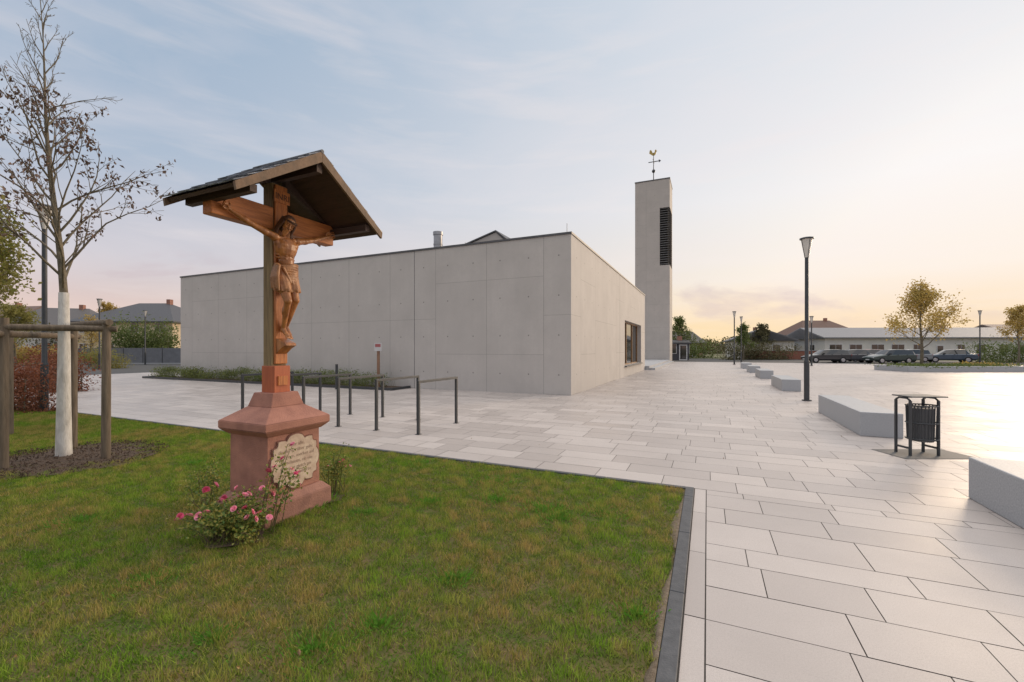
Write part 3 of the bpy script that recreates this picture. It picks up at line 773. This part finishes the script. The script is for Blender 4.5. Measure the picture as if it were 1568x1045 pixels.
for i,(a,b_) in enumerate(P):
    g.tube([(a,b_,-.05),(a+.01,b_,1.0),(a,b_+.01,2.0)],[.055,.052,.048],12)
g.obj('posts',[M_stake],sk)
g=MB()
def rail(a,b_,z): 
    a=Vector((*a,z));b_=Vector((*b_,z)); d=(b_-a).normalized()*.12; g.tube([a-d,b_+d],[.045,.042],10)
rail(P[0],P[1],1.88); rail(P[1],P[2],1.97); rail(P[0],P[2],1.79); g.obj('rails',[M_stake],sk)
g=MB(); cx,cy=site(-6.43,6.2)
g.tube([(cx+.10*math.cos(t),cy+.10*math.sin(t),1.90+.01*math.sin(t)) for t in [2*math.pi*i/20 for i in range(21)]],[.018]*21,6)
g.obj('tree_tie',[M_black],sk)
sk2=empty('tree_stakes',(0,0,0)); g=MB()
for (X,D) in ((-9.3,8.0),(-10.0,8.3)):
    a,b_=site(X,D); g.tube([(a,b_,-.05),(a,b_,1.95)],[.055,.05],10)
a,b_=site(-9.3,8.0);c_,d_=site(-10.,8.3); g.tube([(a,b_,1.85),(c_,d_,1.85)],[.045,.045],10); g.obj('posts',[M_stake],sk2)

def tree(name,X,D,h,th,tr_r,spread,seed,leafm,nl,ls,kids=(6,4),leafsd=.14):
    r_=random.Random(seed); e=empty(name,(*site(X,D),0)); g=MB(); tips=[]
    lead=[Vector((.04*math.sin(i),.04*math.cos(i*1.3),h*.93*i/8)) for i in range(9)]
    g.tube(lead,[max(.012,tr_r*(1-i/9)) for i in range(9)],8,0)
    nb=16
    for i in range(nb):
        f=th/h+ (.9-th/h)*i/nb; j=min(7,int(f*8)); c=lead[j].lerp(lead[j+1],f*8-j)
        az=i*2.4; el=R(r_.uniform(25,45)+25*f); L=spread*(1.25-f)*r_.uniform(.8,1.1)
        grow(g,r_,c,Vector((math.cos(az)*math.cos(el),math.sin(az)*math.cos(el),math.sin(el))),L,tr_r*.4*(1.1-f),0,tips,0,upw=.06,kids=kids,minr=.006)
    g.obj('trunk_and_limbs',[M_bark],e)
    g=MB()
    for i in range(nl):
        t,l=tips[r_.randrange(len(tips))]; g.leaf(t+Vector((r_.gauss(0,leafsd),r_.gauss(0,leafsd),r_.gauss(0,leafsd))),r_,ls*r_.uniform(.6,1.2),0,.7)
    g.obj('foliage',[leafm],e)
tree('autumn_tree',29.8,31.5,6.4,1.7,.12,2.9,5,M_yel,5200,.15,leafsd=.22)
tree('young_green_tree',-10.35,8.4,5.2,1.9,.08,1.45,6,M_lite,5200,.085)
tree('autumn_tree',48,41,6.0,1.8,.10,2.2,8,M_yel,3600,.15)
tree('autumn_tree',24.0,62,6.5,1.5,.14,2.4,18,M_grn,3000,.2)
tree('autumn_tree',-56,60,8.5,1.5,.16,3.2,28,M_yel,5200,.2)
tree('autumn_tree',-37,38,4.8,1.5,.10,1.4,38,M_yel,1500,.12)
tree('autumn_tree',31,58,5.2,1.2,.10,1.8,48,M_grn,2200,.2)
tree('autumn_tree',40.5,70,6.0,1.2,.10,2.2,58,M_dkg,2200,.25)
tree('garden_tree',-46,40,6.0,1.2,.12,2.6,68,M_lite,4200,.18)

def hedge(name,X,D,w,d,h,n,size,m,seed,rz=0):
    r_=random.Random(seed); e=empty(name,(*site(X,D),0),rz); g=MB()
    cloud(g,r_,-w/2,w/2,-d/2,d/2,.05,h,n,size,0,max(12,n//90)); g.obj('foliage',[m],e)
    g=MB()
    for i in range(int(w*4)+6):
        x=r_.uniform(-w/2,w/2);y=r_.uniform(-d/3,d/3); g.tube([(x,y,0),(x+r_.gauss(0,.1),y,h*.8)],[.02,.008],4)
    g.obj('stems',[M_bark],e)
hedge('beech_hedge',-12.7,11.2,1.9,.6,1.05,5200,.07,M_red,51)
hedge('beech_hedge',-17.5,16.5,3.0,.9,1.4,5200,.10,M_red,52)
hedge('shrub',-42,49,6.5,2.5,4.2,9000,.26,M_grn,53,R(24))
hedge('shrub',-58,58,9,3,3.6,6000,.3,M_dkg,54,R(24))
hedge('shrub',-47,42,8,1.5,1.6,5000,.2,M_yel,55,R(24))
hedge('shrub',-33,35,3,1.2,1.5,3000,.13,M_lite,56,R(24))
hedge('shrub',-34,24,5,2,2.0,6000,.13,M_lite,57,R(24))
hedge('shrub',-27,20,4,2,2.4,6000,.11,M_red,58,R(24))
hedge('shrub',57,49,8,2,2.2,5000,.2,M_grn,59,R(24))
hedge('shrub',35,62,9,2,2.2,4000,.25,M_dkg,60,R(24))
hedge('shrub',27,72,12,3,3.2,4000,.35,M_grn,61,R(24))
hedge('ornamental_grass',34.3,31.5,2.6,1.0,.45,2600,.14,M_yel,62,R(24))
g=MB(); r_=random.Random(77)
for i in range(340):
    an=R(r_.uniform(-62,62)); D=r_.uniform(110,190); X=math.tan(an)*D if abs(an)<R(58) else math.copysign(D*1.6,an)
    cx,cy=site(X,D); h=r_.uniform(2.5,6.0); w=r_.uniform(3,7)
    for k in range(110):
        a=r_.uniform(0,6.28); zz=r_.random(); rr=w*math.sqrt(max(0,1-(zz*1.0)**2))*r_.uniform(.5,1)
        g.leaf((cx+math.cos(a)*rr,cy+math.sin(a)*rr,zz*h),r_,1.0*r_.uniform(.6,1.3),0,.8)
g.obj('distant_trees',[M_dkg])
g=MB(); pts=[];fs_=[]
for i in range(121):
    an=R(-75+150*i/120); D=420; x,y=site(math.sin(an)*D,math.cos(an)*D); h=5+7*(noise.noise(Vector((i*.07,3,0)))+.5)
    pts+= [(x,y,-1),(x,y,max(3,h))]
for i in range(120): fs_.append((2*i,2*i+2,2*i+3,2*i+1))
g.add(pts,fs_,0,True); g.obj('hills',[mat('hill_wood',(.20,.20,.20),(.15,.16,.16),.95,.05)])

# ------------------------------------------------------------------ houses
M_frame=mat('window_frame_white',(.7,.7,.7),None,.5)
def house(name,X,D,w,d,h,rh,wall,roofc,seed,rz=0,hip=0.0,floors=1,ov=.5,nw=None):
    r_=random.Random(seed); e=empty(name,(*site(X,D),0),rz)
    mw=mat(name+'_render',wall,tuple(v*.9 for v in wall),.85,1.5); mr=mat(name+'_tiles',roofc,tuple(v*.7 for v in roofc),.6,6,.5,18,stretch=(1,3,3))
    g=MB(); W,Dp=w/2,d/2; hp=hip*W
    g.box(-W,W,-Dp,Dp,-.05,h)
    if hip==0: 
        g.prism([(-W,-Dp,h),(-W,Dp,h),(-W,0,h+rh*.98)],(.2,0,0)); g.prism([(W-.2,-Dp,h),(W-.2,Dp,h),(W-.2,0,h+rh*.98)],(.2,0,0))
    g.obj('walls',[mw],e)
    g=MB(); a=ov; t=.18; z0=h-rh*a/Dp
    vs_=[(-W-a,-Dp-a,z0),(W+a,-Dp-a,z0),(W+a,Dp+a,z0),(-W-a,Dp+a,z0),(-W-a+hp,0,h+rh),(W+a-hp,0,h+rh)]
    vt=[(x,y,z+t) for x,y,z in vs_]
    g.add(vs_+vt,[(0,4,5,1)[::-1],(2,5,4,3)[::-1],(1,5,2)[::-1],(3,4,0)[::-1],(6,7,11,10),(8,9,10,11),(7,8,11),(9,6,10),(0,1,7,6),(1,2,8,7),(2,3,9,8),(3,0,6,9)])
    g.obj('roof',[mr],e)
    g=MB(); g.box(W*.3,W*.3+.5,-.3,.3,h+rh*.5,h+rh+.7); g.obj('chimney',[M_sand2],e)
    fr=MB(); gl=MB(); n=nw or max(2,int(w/3))
    for fl in range(floors):
        z=.95+fl*2.75
        for i in range(n):
            x=-W+w*(i+.5)/n+r_.uniform(-.15,.15); ww=r_.choice([.5,.6,.9]); hh=1.25
            if fl==0 and i==n//2: 
                fr.box(x-.55,x+.55,-Dp-.05,-Dp+.02,.0,2.15); gl.box(x-.42,x+.42,-Dp-.065,-Dp-.052,.15,2.0); continue
            fr.box(x-ww-.07,x+ww+.07,-Dp-.05,-Dp+.02,z-.07,z+hh+.07)
            gl.box(x-ww,x-.03,-Dp-.065,-Dp-.052,z,z+hh); gl.box(x+.03,x+ww,-Dp-.065,-Dp-.052,z,z+hh)
    for sx in (-1,1):
        for fl in range(floors):
            z=.95+fl*2.75
            for yy in (-Dp*.45,Dp*.45):
                x0_=min(sx*(W-.02),sx*(W+.05)); x1_=max(sx*(W-.02),sx*(W+.05)); fr.box(x0_,x1_,yy-.6,yy+.6,z-.07,z+1.3)
                x0_=min(sx*(W+.052),sx*(W+.065)); x1_=max(sx*(W+.052),sx*(W+.065)); gl.box(x0_,x1_,yy-.52,yy+.52,z,z+1.22)
    fr.obj('window_frames',[M_frame],e); gl.obj('window_panes',[M_glass],e)
    return e
Z=R(24.3)
cream=(.68,.55,.38); white=(.70,.67,.62)
house('cream_house',-50.5,61,13,10,5.2,2.6,cream,(.08,.08,.09),1,Z,hip=.75,floors=2)
house('white_house',-64,62,11,10,4.3,2.9,white,(.11,.10,.10),2,Z+.3,hip=.6,floors=1)
house('white_house',-77,66,13,10,4.6,3.2,white,(.20,.12,.09),3,Z-.2,floors=1)
house('white_bungalow',43,76,11,9,3.0,1.7,white,(.19,.19,.20),4,Z+1.2,floors=1)
house('long_school_building',66,72,34,11,3.3,1.6,white,(.27,.27,.28),5,Z-.05,floors=1,nw=11)
house('long_school_building',92,72,24,12,3.6,1.9,(.58,.53,.44),(.26,.20,.17),6,Z-.1,floors=1,nw=8)
house('brown_roof_house',66,94,12,10,4.6,2.9,(.55,.45,.32),(.15,.08,.055),7,Z,hip=.6,floors=1)
house('red_roof_house',108,88,16,10,4.3,2.4,(.58,.54,.45),(.20,.11,.08),8,Z+.2,floors=1)
house('garden_house',33,88,8,7,2.9,2.0,(.3,.2,.13),(.11,.10,.10),9,Z+.3,floors=1)
house('bus_shelter_kiosk',22.5,60,3.2,2.2,2.3,.3,(.07,.07,.08),(.08,.08,.085),10,Z,floors=1,nw=2,ov=.25)
e=empty('brick_garden_wall',(*site(41.5,63),0),Z); g=MB(); g.box(-8,8,-.12,.12,0,1.25); g.obj('brickwork',[mat('brick',(.32,.13,.085),(.22,.09,.06),.9,8)],e); g=MB(); g.box(-8.05,8.05,-.17,.17,1.253,1.33); g.obj('wall_cap',[M_bench],e)
e=empty('metal_garden_fence',(*site(-42,44.5),0),Z); g=MB()
for i in range(13): g.box(-12+2*i-.03,-12+2*i+.03,-.03,.03,0,1.75)
g.obj('fence_posts',[M_dark],e)
g=MB()
for i in range(12):
    g.box(-12+2*i+.035,-12+2*i+1.965,-.015,.015,.12,1.65)
g.obj('fence_panels',[mat('fence_grey',(.17,.18,.20),(.13,.14,.155),.5,2)],e)
g=MB(); g.box(-12.1,12.1,-.1,.1,0,.11); g.obj('fence_base',[M_bench],e)

e=empty('raised_planting_bed',(*site(31.2,31.0),0),Z); g=MB()
L_,W_=4.0,1.5
g.box(-L_,L_,-W_,-W_+.25,0,.38);g.box(-L_,L_,W_-.25,W_,0,.38);g.box(-L_,-L_+.25,-W_+.25,W_-.25,0,.38);g.box(L_-.25,L_,-W_+.25,W_-.25,0,.38); g.obj('kerb_blocks',[M_bench],e,bevel=.02)
g=MB(); g.box(-L_+.25,L_-.25,-W_+.25,W_-.25,0,.3); g.obj('bed_fill',[M_lawn],e)
g=MB(); cloud(g,random.Random(4),-L_+.4,L_-.4,-W_+.4,W_-.4,.3,.5,4000,.12,0,80); g.obj('bed_plants',[M_grn],e)

# ------------------------------------------------------------------ cars
def car(name,X,D,rz,color,estate=True):
    e=empty(name,(*site(X,D),0),rz)
    paint,nt,b=nmat(name+'_paint'); b.inputs['Base Color'].default_value=(*color,1); b.inputs['Roughness'].default_value=.3; b.inputs['Metallic'].default_value=.3; b.inputs['Coat Weight'].default_value=.6
    rear=[(-2.25,.38,.80,.82,.80,.70),(-2.18,.30,.92,1.02,.87,.66),(-1.95,.28,.95,1.40,.88,.60)] if estate else [(-2.2,.38,.80,.82,.80,.70),(-2.1,.30,.90,.95,.87,.68),(-1.55,.28,.94,1.0,.88,.66)]
    st=rear+[(-1.2,.26,.94,1.46,.89,.58),(-.3,.26,.93,1.48,.89,.58),(.35,.26,.92,1.43,.89,.57),(1.05,.26,.90,.95,.89,.72),(1.7,.28,.80,.84,.87,.70),(2.1,.30,.70,.73,.82,.62),(2.22,.38,.60,.62,.72,.55)]
    vs_=[];fs_=[];ms=[]
    for (x,zl,zb,zt,wl,wt) in st:
        ring=[(x,-wl*.9,zl),(x,-wl,zl+.15),(x,-wl,zb-.05),(x,-wl*.96,zb),(x,-wt,zt),(x,-wt*.5,zt+.03)]
        ring+= [(a,-b_,c_) for a,b_,c_ in ring[::-1]]
        vs_+=ring
    n=12; ns=len(st)
    for i in range(ns-1):
        for k in range(n):
            mi=0
            cab=(st[i][3]-st[i][2]>.3) or (st[i+1][3]-st[i+1][2]>.3)
            if k in (3,7) and cab: mi=1
            if k in (4,5,6) and ((st[i][3]-st[i][2]>.3) != (st[i+1][3]-st[i+1][2]>.3)): mi=1
            fs_.append((i*n+k,i*n+(k+1)%n,(i+1)*n+(k+1)%n,(i+1)*n+k)); ms.append(mi)
    g=MB(); g.add(vs_,[tuple(range(n)),tuple(range((ns-1)*n+n-1,(ns-1)*n-1,-1))],0)
    for f,mi in zip(fs_,ms): g.add([vs_[q] for q in f],[(0,1,2,3)],mi,False)
    g.obj('body',[paint,M_carglass],e)
    g=MB()
    for x in (-1.35,1.38):
        for s_ in (-1,1):
            g.tube([(x,s_*.70,.32),(x,s_*.905,.32)],[.33,.33],20,0)
            g.tube([(x,s_*.905,.32),(x,s_*.915,.32)],[.20,.19],12,1)
    g.obj('wheels',[M_black,mat('alloy_rim',(.5,.5,.52),None,.3,5,metal=.7)],e)
    g=MB()
    for s_ in (-1,1):
        g.box(2.02,2.19,s_*.62-.15,s_*.62+.15,.58,.68,0); g.box(-2.27,-2.15,s_*.70-.10,s_*.70+.10,.72,.95,1)
        g.box(.55,.72,s_*.98-.09,s_*.98+.09,.95,1.07,2)
        for xx in (-1.2,-.25): g.box(xx-.04,xx+.04,s_*.75-.165,s_*.75+.165,.9,.93,2)
    g.obj('lights_and_mirrors',[mat('headlamp',(.7,.7,.7),None,.1),mat('tail_lamp',(.4,.02,.02),None,.2),M_black],e)
    g=MB(); g.box(2.19,2.23,-.26,.26,.36,.47); g.box(-2.29,-2.25,-.26,.26,.5,.6); g.obj('number_plates',[M_frame],e)
car('parked_car',35.5,49,Z+R(170),(.04,.04,.045)); car('parked_car',39.2,50,Z+R(165),(.12,.12,.13),False)
car('parked_car',40.5,46.5,Z+R(178),(.05,.07,.065)); car('parked_car',46.5,51,Z+R(175),(.25,.27,.29)); car('parked_car',50.5,50,Z+R(150),(.05,.08,.12),False)
car('parked_car',43.4,53,Z+R(160),(.25,.02,.02)); car('parked_car',-63,55,Z,(.3,.3,.32))

# ------------------------------------------------------------------ world: dusk sky (Nishita + high haze, thin cloud and an added overhead boost)
w=bpy.data.worlds.new('World'); scene.world=w; w.use_nodes=True; nt=w.node_tree; nt.nodes.clear()
out=nt.nodes.new('ShaderNodeOutputWorld'); bg=nt.nodes.new('ShaderNodeBackground')
SUNAZ=31.0; SUNEL=13.0; ST=.12
sky=nt.nodes.new('ShaderNodeTexSky'); sky.sky_type='NISHITA'; sky.sun_disc=False; sky.sun_elevation=R(SUNEL); sky.sun_rotation=R(SUNAZ)
sky.air_density=1.0; sky.dust_density=.6; sky.ozone_density=1.0
tc=nt.nodes.new('ShaderNodeTexCoord')
sp=nd(nt,'ShaderNodeSeparateXYZ'); nt.links.new(tc.outputs['Generated'],sp.inputs[0]); sx,sy,sz=sp.outputs
hl=mth(nt,'SQRT',mth(nt,'ADD',mth(nt,'ADD',mth(nt,'MULTIPLY',sx,sx),mth(nt,'MULTIPLY',sy,sy)),.0001))
def azdot(a):
    return mth(nt,'DIVIDE',mth(nt,'ADD',mth(nt,'MULTIPLY',sx,math.sin(R(a))),mth(nt,'MULTIPLY',sy,math.cos(R(a)))),hl)
az=mth(nt,'POWER',ramp(nt,azdot(26),-.15,1.0),1.6)
def streak(scale,sc3,rot,lo,hi,dist=.7,det=6):
    mp=nd(nt,'ShaderNodeMapping'); mp.inputs['Scale'].default_value=sc3; mp.inputs['Rotation'].default_value=rot
    nt.links.new(tc.outputs['Generated'],mp.inputs[0])
    n1=nd(nt,'ShaderNodeTexNoise',i_Scale=scale,i_Detail=det,i_Roughness=.55,i_Distortion=dist); nt.links.new(mp.outputs[0],n1.inputs['Vector'])
    return ramp(nt,n1.outputs['Fac'],lo,hi)
cl=streak(1.7,(1,1,4.5),(R(16),R(11),0),.42,.68)
cl2=streak(4.0,(1,1,7.0),(R(10),R(14),R(20)),.50,.72,.4)
cl3=streak(3.2,(1,1,3.2),(0,0,R(40)),.545,.62,.3,7)
n2=nd(nt,'ShaderNodeTexNoise',i_Scale=.8,i_Detail=2); nt.links.new(tc.outputs['Generated'],n2.inputs['Vector'])
zz=mth(nt,'ADD',mth(nt,'MAXIMUM',sz,0.0),mth(nt,'MULTIPLY',mth(nt,'SUBTRACT',n2.outputs['Fac'],.5),.06))
def cr_(stops):
    n=nt.nodes.new('ShaderNodeValToRGB'); el=n.color_ramp.elements
    while len(el)<len(stops): el.new(.5)
    for e_,(p,c) in zip(el,stops): e_.position=p; e_.color=(*c,1)
    nt.links.new(zz,n.inputs[0]); return n.outputs[0]
far=cr_([(0,(.88,.58,.47)),(.07,(.82,.61,.56)),(.17,(.64,.61,.67)),(.33,(.45,.54,.67)),(.6,(.34,.47,.63))])
near=cr_([(0,(1.0,.70,.42)),(.04,(1.0,.79,.54)),(.13,(1.0,.87,.73)),(.30,(.97,.93,.91)),(.6,(.80,.83,.88))])
hz=mixc(nt,az,far,near)
# yellow afterglow low along the horizon
gl=mth(nt,'MULTIPLY',mth(nt,'POWER',ramp(nt,azdot(8),.55,1.0),1.5),ramp(nt,zz,.14,.01))
hz=mixc(nt,mth(nt,'MULTIPLY',gl,.85),hz,(1.0,.66,.26))
hz=mixc(nt,mth(nt,'MULTIPLY',cl,.30),hz,(.94,.85,.86))
hz=mixc(nt,mth(nt,'MULTIPLY',cl2,.22),hz,(.99,.88,.84))
low=mth(nt,'MULTIPLY',ramp(nt,sz,.03,.07),ramp(nt,sz,.20,.12))
hz=mixc(nt,mth(nt,'MULTIPLY',mth(nt,'MULTIPLY',low,cl3),.45),hz,(.62,.48,.52))
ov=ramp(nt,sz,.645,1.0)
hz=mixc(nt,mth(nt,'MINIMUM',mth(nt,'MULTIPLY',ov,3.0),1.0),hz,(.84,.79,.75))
zb=mth(nt,'ADD',1.0,mth(nt,'MULTIPLY',ov,2.1))  # zenith boost added out of view to light paving and walls
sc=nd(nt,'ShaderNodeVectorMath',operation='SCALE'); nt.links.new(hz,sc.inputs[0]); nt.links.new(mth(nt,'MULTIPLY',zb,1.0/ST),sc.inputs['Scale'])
mn=nd(nt,'ShaderNodeVectorMath',operation='MINIMUM'); nt.links.new(sky.outputs[0],mn.inputs[0]); mn.inputs[1].default_value=(9,9,9)
col=mixc(nt,.88,mn.outputs[0],sc.outputs[0])
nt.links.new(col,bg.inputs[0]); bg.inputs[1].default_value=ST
nt.links.new(bg.outputs[0],out.inputs[0])

sd=bpy.data.lights.new('sun','SUN'); sd.energy=1.8; sd.angle=R(16); sd.color=(1,.76,.52)
so=bpy.data.objects.new('sun',sd); COL.objects.link(so)
dirv=Vector((math.sin(R(SUNAZ))*math.cos(R(SUNEL)),math.cos(R(SUNAZ))*math.cos(R(SUNEL)),math.sin(R(SUNEL))))
so.rotation_euler=dirv.to_track_quat('Z','Y').to_euler(); so.location=(0,0,30)

# ------------------------------------------------------------------ camera
cd=bpy.data.cameras.new('camera'); cam=bpy.data.objects.new('camera',cd); COL.objects.link(cam)
cam.location=(0,0,1.6); cam.rotation_euler=(R(90),0,R(24.3)); cd.sensor_width=36; cd.lens=15.2; cd.shift_y=.0073
cd.clip_start=.05; cd.clip_end=3000
scene.camera=cam
